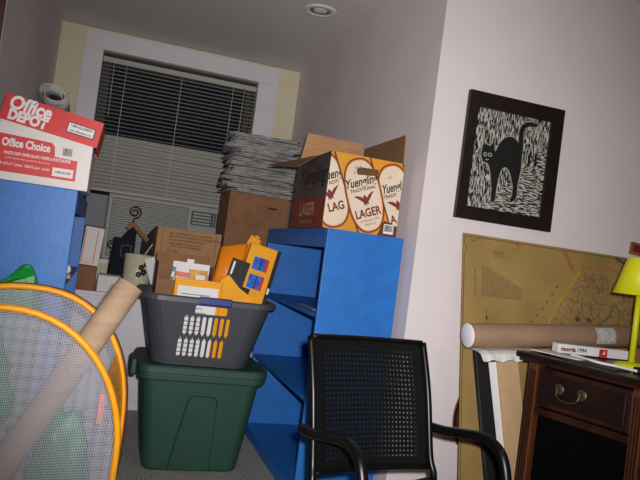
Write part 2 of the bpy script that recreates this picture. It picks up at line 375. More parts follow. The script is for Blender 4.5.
def clip(poly, lo, hi):
    for s, lim in ((1, lo), (-1, hi)):
        out = []
        for i in range(len(poly)):
            a, b = poly[i-1], poly[i]; ia, ib = s*(a[0]-lim) >= 0, s*(b[0]-lim) >= 0
            if ia != ib: t = (lim-a[0])/(b[0]-a[0]); out.append((lim, a[1]+t*(b[1]-a[1])))
            if ib: out.append(b)
        poly = out
    return poly
def clipz(poly): return [(x, min(max(z, .001), bz_-.001)) for x, z in poly]
TLT = math.radians(21)
def label(cx, lv, txt):
    R = Matrix.Translation((cx, .168, 0)) @ Matrix.Rotation(TLT, 4, 'Z'); t0 = .0009+lv*.0016
    def tr(poly): return [tuple((R @ Vector((x, z, 0))).xy) for x, z in poly]
    def P(n, poly, t, m):
        q = clip(clipz(tr(poly)), -bx_, bx_)
        if len(q) > 2: return prism(n, q, t, Mf, m, fr)
    def rr(w, h): return [((abs(math.cos(a))**.8)*math.copysign(1, math.cos(a))*w, (abs(math.sin(a))**.8)*math.copysign(1, math.sin(a))*h) for a in [2*PI*k/40 for k in range(40)]]
    P('bottle_edge', [(-.096, -.22), (.096, -.22), (.096, .22), (-.096, .22)], t0, BROWNP); P('bottle_body', [(-.0865, -.22), (.0865, -.22), (.0865, .22), (-.0865, .22)], t0+.0002, BEERO)
    P('label_border', rr(.087, .170), t0+.0004, MAROON); P('label_field', rr(.080, .163), t0+.0006, BEERO); P('label_field', rr(.076, .158), t0+.0008, CREAMP)
    P('eagle', [(.050*x, -.020+.058*y) for x, y in EAGLE], t0+.0010, MAROON)
    for tx, sz, x, z, m, off, sh, sx in txt: text('lettering', tx, sz, Mf @ R @ Matrix.Translation((x, z, t0+.0001)), m, fr, off, sh, sx)
full = [('Yuengling', .056, -.004, .062, INK, .0012, .38, .72), ('TRADITIONAL', .021, 0, .028, MAROON, .0005, 0, .92), ('LAGER', .052, 0, -.080, MAROON, .0016, 0, .80), ('A Famous Old', .017, 0, -.112, BROWNP, 0, .3, .9), ('Brewery', .016, 0, -.13, BROWNP, 0, .3, 1), ('SINCE', .012, 0, .128, BROWNP, 0, 0, 1), ('EST 1829', .014, 0, .108, BROWNP, 0, .2, 1)]
label(-.168, 0, [('ueng', .056, .036, .062, INK, .0012, .38, .72), ('ADITI', .021, .03, .028, MAROON, .0005, 0, .92), ('LAG', .052, .016, -.08, MAROON, .0016, 0, .80)])
label(.162, 0, [('Yuengl', .056, -.016, .062, INK, .0012, .38, .64), ('TRADIT', .021, -.028, .028, MAROON, .0005, 0, .92), ('LA', .052, -.048, -.08, MAROON, .0016, 0, .80), ('EST', .014, -.01, .108, BROWNP, 0, .2, 1)])
label(.0, 1, full)
prism('handle_hole', [(-.045, .255), (.045, .262), (.055, .27), (.052, .292), (-.035, .290), (-.052, .280)], .0048, Mf, mat('hole_brown', (104, 70, 46), .9, .05), fr)
prism('bottle_base', [(.085, .001), (bx_, .001), (bx_, .05), (.11, .07)], .0044, Mf, BROWNP, fr); prism('white_sticker', [(.112, .012), (.16, .012), (.16, .055), (.112, .055)], .0046, Mf, WHITE, fr)
bm = bmesh.new(); x = .116
while x < .155:
    q = random.choice((.0012, .002, .0028)); bx(bm, x, x+q, -by_-.0056, -by_-.0047, .022, .051); x += q+random.choice((.0012, .002))
link('barcode', fin(bm), INK, fr)
Ms = frameM((-bx_, 0, 0), (0, -1, 0), (0, 0, 1))
sd = prism('side_print', [(-by_, .001), (by_, .001), (by_, .135), (-by_, .155)], .0008, Ms, mat('rust_print', (128, 52, 26), .5, .1), bc)
sd2 = prism('side_print', [(-by_, .155), (by_, .135), (by_, bz_), (-by_, bz_)], .0008, Ms, mat('grey_print', (84, 72, 70), .5, .12, 6), bc)
text('lettering', 'Yuengling', .115, Ms @ Matrix.Translation((.02, .245, .0002)), INK, sd2, .0014, .4, .95); text('lettering', 'LAGER', .085, Ms @ Matrix.Translation((0, .085, .0002)), mat('pale_print', (190, 160, 140), .6, .05), sd, .001, 0, .95)
prism('eagle', [(.1*x, .18+.045*y) for x, y in EAGLE], .0016, Ms, BROWNP, sd2)
text('lettering', 'traditional lager beer', .026, Ms @ Matrix.Translation((0, .03, .0002)), CARD, sd)
def flap(a, b, c, d, m=CARDIN):
    bm = bmesh.new(); bm.faces.new([bm.verts.new(p) for p in (a, b, c, d)]); me = fin(bm); o = link('flap', me, m, bc)
    s = o.modifiers.new('s', 'SOLIDIFY'); s.thickness = .005; s.offset = 0; return o
flap((bx_-.002, -by_+.01, bz_), (bx_-.002, by_-.01, bz_), (bx_-.006, by_-.02, bz_+.13), (bx_-.004, -by_+.02, bz_+.135), CARDD)
flap((-bx_+.005, by_-.002, bz_), (bx_-.012, by_-.002, bz_), (bx_-.015, by_-.004, bz_+.155), (-bx_+.03, by_-.004, bz_+.16), CARD)
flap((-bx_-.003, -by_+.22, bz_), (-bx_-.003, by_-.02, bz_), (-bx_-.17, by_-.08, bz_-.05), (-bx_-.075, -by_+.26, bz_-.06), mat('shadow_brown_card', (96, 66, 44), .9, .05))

# ------------------------------------------------------------------ low white cabinet and the things on it
cb = thing('low_cabinet', 'low white cabinet standing under the window behind the basket', 'cabinet', (.375, 4.18, 0))
CT = .70
box('body', -.87, .87, .012, .86, 0, CT-.025, TRIM, cb); bevmod(box('top_board', -.885, .885, 0, .87, CT-.025, CT, TRIM, cb))
for k in range(3):
    x = -.865+k*.578; d = bevmod(box('door', x, x+.57, 0, .012, .05, CT-.035, TRIM, cb)); lathe('knob', [(0, .02), (.012, .018), (.012, .008), (.006, 0), (0, 0)], STEEL, d, 12, True, frameM((x+.5, 0, .45), (1, 0, 0), (0, 0, 1)))
def carton(name, label, x0, x1, y0, y1, z0, z1, m, rz=0, cat='box', flaps=True, inner=None):
    cx, cy = (x0+x1)/2, (y0+y1)/2; t = thing(name, label, cat, (cx, cy, z0), rz); a, d, h = (x1-x0)/2, (y1-y0)/2, z1-z0
    bevmod(box('body', -a, a, -d, d, 0, h-.003, m, t), .003)
    box('top_flap', -a, a, -d, -.001, h-.003, h, m, t); box('top_flap', -a, a, .001, d, h-.003, h, m, t)
    box('packing_tape', -a-.0006, a+.0006, -.025, .025, h, h+.0006, mat('packing_tape', (176, 130, 80), .25, .03), t)
    return t
b1 = carton('cardboard_box', 'brown cardboard box directly under the newspaper stack', .70, 1.10, 4.24, 4.62, 1.035, 1.43, CARDD)
box('hand_slot', .06, .12, -.1915, -.1902, .31, .325, INK, b1)
carton('cardboard_box', 'brown cardboard box on the cabinet, bottom of the newspaper pile', .70, 1.12, 4.22, 4.66, CT+.001, 1.034, CARD)
tb = carton('moving_box', 'tan cardboard box with printed instruction lines behind the basket', .285, .69, 4.27, 4.6, CT+.001, 1.14, CARD)
MT = frameM((0, -.166, 0), (1, 0, 0), (0, 0, 1)); random.seed(11)
for k, (zz, n) in enumerate(((.408, 34), (.388, 36), (.368, 34), (.345, 34), (.327, 36), (.298, 12), (.276, 22), (.256, 30), (.236, 30), (.216, 24))):
    s = ''.join(random.choice('abcdefghilmnorstu   ') for _ in range(n)); text('printed_line', s.upper() if k < 2 else s, .0185, MT @ Matrix.Translation((-.13, zz, -.0005)), BROWNP, tb, .0005, 0, .82, 'LEFT')
for x in (-.172, .17): prism('printed_rule', [(x-.0015, .02), (x+.0015, .02), (x+.0015, .44), (x-.0015, .44)], .0006, MT, BROWNP, tb)
# newspapers, one by one
random.seed(5); z = 1.4325
for k in range(15):
    h = random.uniform(.017, .029); nth = ('topmost', 'second from the top', 'third from the top', 'fourth from the top', 'fifth from the top', 'sixth from the top', 'seventh from the top', 'middle one', 'seventh from the bottom', 'sixth from the bottom', 'fifth from the bottom', 'fourth from the bottom', 'third from the bottom', 'second from the bottom', 'lowest, on the cardboard box')[14-k]
    nw = thing('newspaper', 'folded grey newspaper in the stack by the window, '+nth, 'newspaper', (.912+random.uniform(-.03, .03), 4.42+random.uniform(-.03, .03), z), random.uniform(-.13, .13), 'newspapers stacked on the cardboard box')
    bm = bmesh.new(); NL = 4; a, d = .225, .175; nx, ny = 10, 3
    for q in range(NL):
        sag = random.uniform(.004, .012); ph = random.uniform(0, 6); z0 = q*h/NL; th = h/NL*.8; e0 = random.uniform(-.022, .022)
        g = [[(bm.verts.new((-a+e0+2*a*i/nx, -d+random.uniform(-.006, .006)*(j in (0, ny))+2*d*j/ny, z0+max(0, sag*math.sin(i*1.1+ph)*.2))), bm.verts.new((-a+e0+2*a*i/nx, -d+random.uniform(-.006, .006)*(j in (0, ny))+2*d*j/ny, z0+th+max(0, sag*math.sin(i*1.1+ph)*.3)))) for j in range(ny+1)] for i in range(nx+1)]
        for i in range(nx):
            for j in range(ny):
                for w_ in (0, 1): bm.faces.new((g[i][j][w_], g[i+1][j][w_], g[i+1][j+1][w_], g[i][j+1][w_]))
        for i in range(nx):
            for j in (0, ny): bm.faces.new((g[i][j][0], g[i+1][j][0], g[i+1][j][1], g[i][j][1]))
        for j in range(ny):
            for i in (0, nx): bm.faces.new((g[i][j][0], g[i][j+1][0], g[i][j+1][1], g[i][j][1]))
    link('folded_sheets', fin(bm), NEWS, nw)
    tube('fold', [(-a-.002, -d+.01, h*.5), (-a-.004, 0, h*.48), (-a-.002, d-.01, h*.5)], h*.40, mat('dark_newsprint', (112, 112, 112), .9, .3, 60), nw, 8)
    z += h+.0025
# cream canister with black flowers
cn = thing('canister', 'cream canister with black flower print behind the basket', 'canister', (.196, 4.32, CT+.001))
CRT = mat('cream_tin', (206, 200, 172), .3, .03)
lathe('body', [(0, 0), (.078, 0), (.082, .004), (.086, .238), (.083, .24), (.079, .238), (.079, .02), (0, .02)], CRT, cn, 32)
lathe('rim', [(.0862, .23), (.089, .233), (.089, .243), (.086, .246), (.0825, .243), (.0825, .2402)], CRT, cn, 32)
for (a, zz, sc) in ((-1.35, .17, 1), (-1.15, .14, 1.1), (-1.5, .125, 1), (-1.05, .19, .8)):
    nrm = Vector((math.cos(a), math.sin(a), 0)); M = frameM((nrm.x*.0872, nrm.y*.0872, zz), (-nrm.y, nrm.x, 0), (0, 0, 1))
    bm = bmesh.new()
    for k in range(5):
        c = (math.cos(k*1.257)*.011*sc, math.sin(k*1.257)*.011*sc); v = [bm.verts.new((x, y, 0)) for x, y in ell(c[0], c[1], .009*sc, .009*sc, 10)]; bm.faces.new(v)
    bmesh.ops.transform(bm, matrix=M, verts=bm.verts); link('flower', fin(bm), INK, cn)
tag(box('paper_sheet', -.03, .03, -.0012, .0012, 0, .24, WHITE, None, M=Matrix.Translation((.335, 4.20, CT+.0125)) @ Matrix.Rotation(-.35, 4, 'Y')), 'pale grey sheet of card leaning beside the cream canister', 'card')
# small boxes left
carton('small_box', 'small brown cardboard box under the white carton by the bookcase', -.165, -.045, 4.20, 4.42, CT+.001, .845, CARDD)
wb = thing('white_carton', 'white carton with red outline standing on the small brown box', 'box', (-.095, 4.31, .8465), rot=(0, .05, 0)); bevmod(box('body', -.055, .055, -.1, .1, .003, .235, WHITEC, wb))
ribbon('red_outline', [(-.047, .02), (.022, .02), (.022, .215), (-.047, .215)], .005, frameM((0, -.1, 0), (1, 0, 0), (0, 0, 1)), RED, wb, closed=True)
box('lid', -.058, .06, -.103, .103, .235, .245, ACD, wb)
carton('white_box', 'plain low white box beside the small brown cardboard box', -.03, .10, 4.2, 4.40, CT+.001, .80, WHITEC)
# blue house box with a brown roof and wire scrolls
hb = thing('house_box', 'dark blue house-shaped box with a brown wooden roof', 'box', (.105, 4.50, CT+.001)); DB = mat('dark_blue_paint', (18, 22, 32), .7, .05, spec=.15)
bevmod(box('body', -.075, .062, -.06, .06, 0, .335, DB, hb)); ribbon('window_outline', [(-.02, .22), (.04, .22), (.04, .29), (-.02, .29)], .006, frameM((0, -.06, 0), (1, 0, 0), (0, 0, 1)), ACD, hb, closed=True)
for sl, ln, a_ in ((1, .15, .76), (-1, .05, .95)): box('roof_board', 0, ln, -.03, .08, -.014, .014, CARDD, hb, M=Matrix.Translation((.03, 0, .440)) @ Matrix.Rotation(0 if sl > 0 else PI, 4, 'Z') @ Matrix.Rotation(a_, 4, 'Y'))
prism('gable', [(-.03, .335), (.062, .335), (.062, .38), (.03, .425)], .08, frameM((0, .06, 0), (1, 0, 0), (0, 0, 1)), DB, hb)
def spiral(cx, cz, r, turns, y): return [(cx+r*(1-.8*k/40)*math.cos(-PI/2+turns*2*PI*k/40), y, cz+r*(1-.8*k/40)*math.sin(-PI/2+turns*2*PI*k/40)) for k in range(41)]
sc = thing('scroll_stand', 'black wire stand with two curled scrolls in front of the air conditioner', 'wire stand', (.07, 4.66, CT+.001))
tube('scroll', [(.075, 0, 0), (.075, 0, .3)]+spiral(.075, .52, .045, 1.8, 0), .005, BLACK, sc, 8); tube('scroll', [(-.045, 0, .0), (-.045, 0, .15)]+spiral(-.045, .28, .038, 1.8, 0), .005, BLACK, sc, 8); tube('foot_bar', [(-.06, 0, .005), (.09, 0, .005)], .005, BLACK, sc, 8)
bb = thing('black_bag', 'black shoulder bag with a pale strap beside the tan box', 'bag', (.268, 4.70, CT+.001))
prism('body', [(-.05, 0), (.045, 0), (.045, .40), (.02, .43), (-.05, .33)], .1, frameM((0, .05, 0), (1, 0, 0), (0, 0, 1)), mat('black_cloth', (20, 20, 22), .8, .1), bb); tube('strap', smooth_path([(-.03, -.055, .22), (.0, -.058, .28), (.03, -.056, .335)]), .004, WHITE, bb, 6)

# ------------------------------------------------------------------ tub helper (tote, basket)
def rrect(w, d, r, n=6):
    pts = []
    for cx, cy, a0 in ((w/2-r, -d/2+r, -PI/2), (w/2-r, d/2-r, 0), (-w/2+r, d/2-r, PI/2), (-w/2+r, -d/2+r, PI)):
        pts += [(cx+r*math.cos(a0+k*PI/2/n), cy+r*math.sin(a0+k*PI/2/n)) for k in range(n+1)]
    return pts
def loft(bm, secs, close_bottom=True, skip=None):
    rings = [[bm.verts.new((x, y, z)) for x, y in pts] for pts, z in secs]; n = len(rings[0])
    for i, (a, b) in enumerate(zip(rings, rings[1:])):
        for k in range(n):
            if skip and skip(i, k): continue
            bm.faces.new((a[k], a[(k+1) % n], b[(k+1) % n], b[k]))
    if close_bottom: bm.faces.new(rings[0])
    return rings
# green tote
tt = thing('storage_tote', 'dark green plastic storage tote standing on the carpet', 'tote', (.505, 3.30, 0))
bm = bmesh.new(); loft(bm, [(rrect(.43, .33, .05), .0), (rrect(.45, .345, .055), .012), (rrect(.548, .425, .055), .425), (rrect(.552, .43, .055), .43), (rrect(.592, .47, .06), .432), (rrect(.596, .474, .06), .462)])
bmesh.ops.contextual_create(bm, geom=[e for e in bm.edges if e.is_boundary])
link('body', fin(bm), GREEN, tt); bevmod(tt.children[0], .004)
def tfront(x, z): return (x, -.1725-.04*(z-.012)/.413-.0005, z)
bm = bmesh.new(); pp = [(-.115, .015), (-.06, .34), (-.045, .365), (.065, .365), (.08, .34), (.085, .015)]
a = [bm.verts.new(Vector(tfront(x, z))) for x, z in pp]; b = [bm.verts.new(Vector(tfront(x*.94, z-.004))+Vector((0, -.010, 0))) for x, z in pp]
bm.faces.new(b)
for i in range(6): bm.faces.new((a[i], a[(i+1) % 6], b[(i+1) % 6], b[i]))
link('raised_panel', fin(bm), GREEN, tt)
bm = bmesh.new(); loft(bm, [(rrect(.602, .48, .062), .4625), (rrect(.61, .488, .065), .466), (rrect(.61, .488, .065), .492), (rrect(.60, .478, .06), .499), (rrect(.50, .38, .05), .499), (rrect(.49, .37, .05), .495)])
bmesh.ops.contextual_create(bm, geom=[e for e in bm.edges if e.is_boundary][:])
lo_ = link('lid', fin(bm), GREEN, tt)
for s in (-1, 1): bevmod(box('latch_handle', min(s*.298, s*.33), max(s*.298, s*.33), -.09, .09, .415, .495, GREEN, tt), .012, 3)
# grey laundry basket
lb = thing('laundry_basket', 'grey plastic laundry basket full of papers on the green tote', 'basket', (.485, 3.265, .5055))
BW0, BD0, BW1, BD1, BH = .45, .34, .60, .455, .315
def bsec(t): return rrect(BW0+(BW1-BW0)*t, BD0+(BD1-BD0)*t, .09, 6)
NP = len(bsec(0)); lev = [0, .1, .2, .3, .4, .5, .6, .7, .8, .9, 1]
bm = bmesh.new(); k0 = 27                                    # segment between last and first corner = flat front
R_ = loft(bm, [(bsec(t), t*BH) for t in lev], True, lambda i, k: k == NP-1)
def fpos(u, t):
    w = BW0+(BW1-BW0)*t; d = BD0+(BD1-BD0)*t; return Vector((u, -d/2, t*BH))
edges = []
def loop(vs):
    for i in range(len(vs)): edges.append(bm.edges.get((vs[i], vs[(i+1) % len(vs)])) or bm.edges.new((vs[i], vs[(i+1) % len(vs)])))
loop([r[0] for r in R_]+[r[-1] for r in reversed(R_)])
def hole(pts): loop([bm.verts.new(fpos(u, t)) for u, t in pts])
for k in range(8):
    u = -.102+k*.0275; hwd = .0088
    hole([(u-hwd, .72), (u-hwd*.4, .74), (u+hwd*.4, .74), (u+hwd, .72), (u+hwd, .49), (u, .44), (u-hwd, .49)])
    u -= .0137
    hole([(u, .42), (u+hwd, .37), (u+hwd, .15), (u+hwd*.4, .13), (u-hwd*.4, .13), (u-hwd, .15), (u-hwd, .37)])
hole([(-.068, .79), (-.062, .775), (.072, .775), (.08, .79), (.08, .885), (.072, .90), (-.062, .90), (-.068, .885)])
bmesh.ops.triangle_fill(bm, edges=edges, use_beauty=True)
bo = link('body', fin(bm), GREY, lb); s = bo.modifiers.new('s', 'SOLIDIFY'); s.thickness = .004; s.offset = 1
bm = bmesh.new(); loft(bm, [(rrect(BW1-.006, BD1-.006, .09), BH-.003), (rrect(BW1+.03, BD1+.03, .1), BH+.006), (rrect(BW1+.045, BD1+.045, .105), BH-.002), (rrect(BW1+.045, BD1+.045, .105), BH-.022), (rrect(BW1+.035, BD1+.035, .1), BH-.022)], False)
ri = link('rim', fin(bm), GREY, lb); s = ri.modifiers.new('s', 'SOLIDIFY'); s.thickness = .004
bevmod(box('handle_grip', -.06, .095, -.252, -.226, BH-.027, BH+.011, NAVY, lb), .008, 3)

# ------------------------------------------------------------------ things inside the basket
def tilted(name, label, cat, wd, dp, ht, m, loc, rot, bev=.002, group=None):
    t = thing(name, label, cat, loc, rot=rot, group=group); bevmod(box('body', -wd/2, wd/2, -dp/2, dp/2, 0, ht, m, t), bev); return t
BZ = .506
# amber product box with blue and red pictures
ab = thing('product_box', 'amber box with blue picture windows and a black spine in the basket', 'box', (.690, 3.22, .775), rot=(-.06, math.radians(11), math.radians(3)))
bevmod(box('body', -.08, .08, -.02, .02, 0, .325, YELCARD, ab)); box('spine', .0801, .0807, -.02, .02, .002, .323, INK, ab); 
MA = frameM((0, -.02, 0), (1, 0, 0), (0, 0, 1))
BL2 = mat('bright_blue_print', (36, 96, 196), .4, .3, 30); 
for z0, z1 in ((.20, .265), (.105, .175)):
    p = prism('picture', [(-.045, z0), (.03, z0), (.03, z1), (-.045, z1)], .0008, MA, BL2, ab)
    prism('picture_edge', [(.02, z0), (.034, z0), (.034, z1), (.02, z1)], .0014, MA, RED, p); prism('picture_bar', [(-.01, z0+.004), (.0, z0+.004), (.0, z1-.004), (-.01, z1-.004)], .0014, MA, NAVY, p)
prism('black_band', [(.060, .0), (.08, .0), (.08, .325), (.060, .325)], .0008, MA, INK, ab); prism('spine_mark', [(.065, .1), (.076, .1), (.076, .13), (.065, .13)], .0014, MA, WHITE, ab)
prism('black_patch', [(-.078, .03), (-.02, .03), (-.02, .10), (-.06, .10)], .0009, MA, INK, ab)
# amber folders
f1 = thing('amber_folder', 'amber card folder standing highest at the back of the basket', 'folder', (.60, 3.40, .83), rot=(.0, math.radians(24), math.radians(6)))
bevmod(box('back_leaf', -.035, .028, -.006, .006, 0, .335, YELCARD, f1)); box('front_leaf', -.035, .028, -.02, -.014, 0, .315, YELCARD, f1, M=Matrix.Rotation(.03, 4, 'X')); box('tab', -.012, .012, -.0066, .0066, .3355, .345, YELCARD, f1)
f2 = thing('orange_envelope', 'curved orange envelope leaning against the tan box side of the basket', 'envelope', (.572, 3.335, .80), rot=(-.05, .12, -.1))
bm = bmesh.new(); g = []
for i in range(9):
    x = -.06+.13*i/8; g.append((bm.verts.new((x, -.03*math.cos(x*14), 0)), bm.verts.new((x, -.03*math.cos(x*14), 26e-2+.05*i/8))))
for i in range(8): bm.faces.new((g[i][0], g[i+1][0], g[i+1][1], g[i][1]))
o = link('sheet', fin(bm, True), mat('orange_card', (244, 140, 16), .4, .04), f2); s = o.modifiers.new('s', 'SOLIDIFY'); s.thickness = .004
f3 = thing('yellow_folder', 'large amber folder with a slanted top edge at the front of the basket', 'folder', (.585, 3.140, .512), rot=(.13, 0, 0))
prism('leaf', [(-.085, 0), (.08, 0), (.105, .315), (.10, .335), (.03, .375), (-.03, .435), (-.06, .41), (-.08, .375), (-.095, .32)], .006, frameM((0, 0, 0), (1, 0, 0), (0, 0, 1)), YELCARD, f3); prism('leaf', [(-.08, 0), (.075, 0), (.095, .28), (-.08, .30)], .004, frameM((0, .012, 0), (1, 0, 0), (0, 0, 1)), YELCARD, f3)
f4 = thing('yellow_package', 'amber bubble package with a white address label in the basket', 'package', (.415, 3.112, .512), rot=(.13, .0, 0))
bevmod(box('body', -.105, .115, -.006, .006, 0, .395, YELCARD, f4), .006); prism('address_label', [(-.088, .02), (.098, .02), (.098, .362), (-.088, .362)], .0008, frameM((0, -.006, 0), (1, 0, 0), (0, 0, 1)), WHITE, f4)
for k in range(14): box('printed_line', -.07, .02+.05*random.random(), -.0078, -.0068, .05+k*.021, .054+k*.021, mat('grey_ink', (120, 120, 130), .7), f4)
kb = thing('black_booklet', 'black booklet with a white stripe between the amber folders', 'booklet', (.575, 3.172, .78), rot=(-.05, .22, 0)); box('cover', -.045, .045, -.005, .005, 0, .24, INK, kb); box('stripe', -.036, -.026, -.0058, -.0051, .16, .225, WHITE, kb)
# open cardboard box with papers inside the basket
ob = thing('open_box', 'open brown cardboard box holding papers inside the laundry basket', 'box', (.38, 3.30, .66)); t_ = .004
bm = bmesh.new(); bx(bm, -.14, .125, -.09, -.086, 0, .22); bx(bm, -.14, .125, .086, .09, 0, .345); bx(bm, -.14, -.136, -.086, .086, 0, .30); bx(bm, .121, .125, -.086, .086, 0, .30); bx(bm, -.136, .121, -.086, .086, 0, .004); link('body', fin(bm), CARDD, ob)
pf = thing('paper_file', 'white paper file with an index tab in the open box', 'file', (.395, 3.30, .668), rot=(-.05, .02, 0)); box('sheets', -.085, .095, -.006, .006, 0, .30, WHITE, pf); box('index_tab', -.02, .015, -.004, .004, .3002, .318, WHITE, pf); box('pink_band', -.085, .095, -.0075, -.0062, .225, .25, mat('pink_print', (222, 120, 110), .6), pf)
for k, (x, c, lb_, hh) in enumerate(((.288, (60, 120, 100), 'thin teal booklet in the open box, leftmost of three', .275), (.312, (236, 110, 30), 'thin orange booklet in the open box, middle of three', .255), (.45, (206, 150, 30), 'thin mustard booklet in the open box, right of the file', .27))):
    q = thing('booklet', lb_, 'booklet', (x, 3.268, .669), rot=(-.05, .12 if k < 2 else 0, 0)); wdd = .018 if k < 2 else .07
    box('cover', -wdd/2-(.02 if k > 1 else 0), wdd/2, -.008, .008, 0, hh, mat('booklet_%d' % k, c, .5, .15, 30), q); box('title_patch', -wdd/3, wdd/3, -.0088, -.0081, hh-.05, hh-.025, WHITE, q)

# ------------------------------------------------------------------ mesh hamper with its contents
hm = thing('mesh_hamper', 'pop-up hamper of white mesh with orange binding and nylon side', 'hamper', (-.245, 2.22, 0))
def sloop(cx, hw_, z0, z1, y, yb, n=56, e=.62):
    out = []
    for k in range(n):
        a = 2*PI*k/n; c, s = math.cos(a), math.sin(a)
        out.append((cx+hw_*math.copysign(abs(c)**(.62 if s < 0 else e), c), y+(yb-y)*(s*.5+.5), (.40+(z1-.40)*s**e) if s >= 0 else .40-(.40-z0)*abs(s)**.62))
    return out
LF = sloop(0, .352, .03, .82, -.13, -.15, e=.98); LB = sloop(.02, .35, .03, .856, .14, .165, e=.84)
def fan(name, lp, m):
    bm = bmesh.new(); c = Vector((sum(p[0] for p in lp)/len(lp), sum(p[1] for p in lp)/len(lp), sum(p[2] for p in lp)/len(lp))); prev = None
    for s in (1.0, .8, .6, .4, .2, .05):
        r = [bm.verts.new(c+(Vector(p)-c)*s) for p in lp]
        if prev:
            for k in range(len(lp)): bm.faces.new((prev[k], prev[(k+1) % len(lp)], r[(k+1) % len(lp)], r[k]))
        prev = r
    bm.faces.new(prev); return link(name, fin(bm, True), m, hm)
fan('front_mesh', LF, MESHF); fan('back_mesh', LB, MESHF)
def bind(lp, parent):
    for dx in (0,): tube('binding', lp, .0105, ORANGE, parent, 8, True)
bind(LF, hm); bind(LB, hm)
tube('spring_wire', [(x*1.035, y+.006, (z-.42)*1.02+.42) for x, y, z in LB], .0045, mat('dark_brown_cord', (70, 30, 12), .5), hm, 6, True)
def strip(name, ks):
    bm = bmesh.new(); g = []
    for k in ks:
        a, b = Vector(LF[k % 56]), Vector(LB[k % 56]); row = []
        for j in range(5):
            t = j/4; p = a.lerp(b, t); sag = .008*math.sin(PI*t); cdir = Vector((0, 0, .42))-Vector((p.x, 0, p.z)); p += Vector((cdir.x, 0, cdir.z)).normalized()*sag; row.append(bm.verts.new(p))
        g.append(row)
    for r0, r1 in zip(g, g[1:]):
        for j in range(4): bm.faces.new((r0[j], r0[j+1], r1[j+1], r1[j]))
    return link(name, fin(bm, True), NYLON, hm)
strip('side_panel', list(range(-14, 6))); strip('side_panel', list(range(23, 43)))
# cardboard tube in hamper
T0, T1 = Vector((.090, 2.30, .905)), Vector((-.345, 2.16, .07))
ctb = thing('cardboard_tube', 'open brown cardboard tube slanting out of the mesh hamper', 'tube', T1)
axis = (T0-T1); Lq = axis.length; q = axis.to_track_quat('Z', 'Y').to_matrix().to_4x4()
lathe('wall', [(.041, 0), (.045, 0), (.045, Lq), (.041, Lq), (.041, 0)], KRAFT, ctb, 28, True, q)
def bag(name, label, loc, size, m, seed, handles=False, amp=.18):
    t = thing(name, label, 'bag', loc); bm = bmesh.new(); bmesh.ops.create_icosphere(bm, subdivisions=4, radius=1)
    from mathutils import noise
    for v in bm.verts:
        p = v.co.copy(); n = noise.noise(p*1.7+Vector((seed, 0, 0)))*amp*1.6+abs(noise.noise(p*4.3+Vector((0, seed, 0))))*amp
        zz = p.z; v.co = p*(1+n); v.co.z = max(v.co.z, -.75); v.co = Vector((v.co.x*size[0], v.co.y*size[1], (v.co.z+.75)*size[2]))
    link('bag_body', fin(bm, True), m, t)
    if handles:
        tube('handle', smooth_path([(-size[0]*.6, 0, size[2]*1.3), (-size[0]*.2, -.02, size[2]*2.0), (size[0]*.5, -.02, size[2]*1.9), (size[0]*.6, 0, size[2]*1.1)]), .016, m, t, 8)
    return t
bag('plastic_bag', 'green plastic bag with a loop handle inside the mesh hamper', (-.335, 2.215, .40), (.11, .055, .17), GBAG, 2.0, True)
bag('plastic_bag', 'crumpled green plastic bag at the bottom of the hamper', (-.052, 2.275, .075), (.085, .045, .23), GBAG, 5.0)
gb = bag('cloth_bag', 'bright green cloth bag peaking up behind the hamper', (-.315, 2.52, .0), (.14, .05, .30), GBAG2, 9.0)
bm = bmesh.new(); pr = [(-.2, .2), (.13, .2), (.125, .80), (.09, .89), (.075, .925), (.045, .925), (.0, .87), (-.06, .835), (-.2, .80)]
a = [bm.verts.new((x, -.02-.01*math.sin(i*2), z)) for i, (x, z) in enumerate(pr)]; b = [bm.verts.new((x*.98, .03+.01*math.sin(i), z-.005)) for i, (x, z) in enumerate(pr)]
bm.faces.new(a); bm.faces.new(b)
for i in range(len(pr)): bm.faces.new((a[i], a[(i+1) % len(pr)], b[(i+1) % len(pr)], b[i]))
o = link('bag_top', fin(bm), GBAG2, gb); bevmod(o, .015, 3)
tag(box('orange_ribbon', -.008, .008, -.002, .002, 0, .09, mat('orange_ribbon', (240, 110, 50), .5), None, M=Matrix.Translation((.045, 2.11, .49))), 'short orange ribbon strip inside the mesh hamper', 'ribbon')

# ------------------------------------------------------------------ chair
ch = thing('armchair', 'black metal armchair with a perforated back', 'chair', (.887, 1.671, 0), math.radians(192))
def bpt(u, v):                        # back surface: u across -1..1, v 0 bottom .. 1 top
    z = .462+.378*v; y = -.176-.112*v-.03*(1-u*u)*.7+.012*math.sin(v*PI); return Vector((u*.212, y, z))
bm = bmesh.new(); NU, NV = 31, 27; hs = .27
G = [[bm.verts.new(bpt(-1+2*i/NU, j/NV)) for j in range(NV+1)] for i in range(NU+1)]
for i in range(NU):
    for j in range(NV):
        a, b, c, d = G[i][j], G[i+1][j], G[i+1][j+1], G[i][j+1]
        if 3 <= i < NU-3 and 2 <= j < NV-2:
            ctr = (a.co+b.co+c.co+d.co)/4; inn = [bm.verts.new(ctr+(q.co-ctr)*.37) for q in (a, b, c, d)]
            o4 = (a, b, c, d)
            for k in range(4): bm.faces.new((o4[k], o4[(k+1) % 4], inn[(k+1) % 4], inn[k]))
        else: bm.faces.new((a, b, c, d))
bk = link('backrest', fin(bm, True), BLACKP, ch); s = bk.modifiers.new('s', 'SOLIDIFY'); s.thickness = .0015; s.offset = 0
tube('top_rail', [bpt(-1+2*k/16, 1.0) for k in range(17)], .008, BLACK, ch, 8); tube('bottom_rail', [bpt(-1+2*k/16, 0.0) for k in range(17)], .007, BLACK, ch, 8)
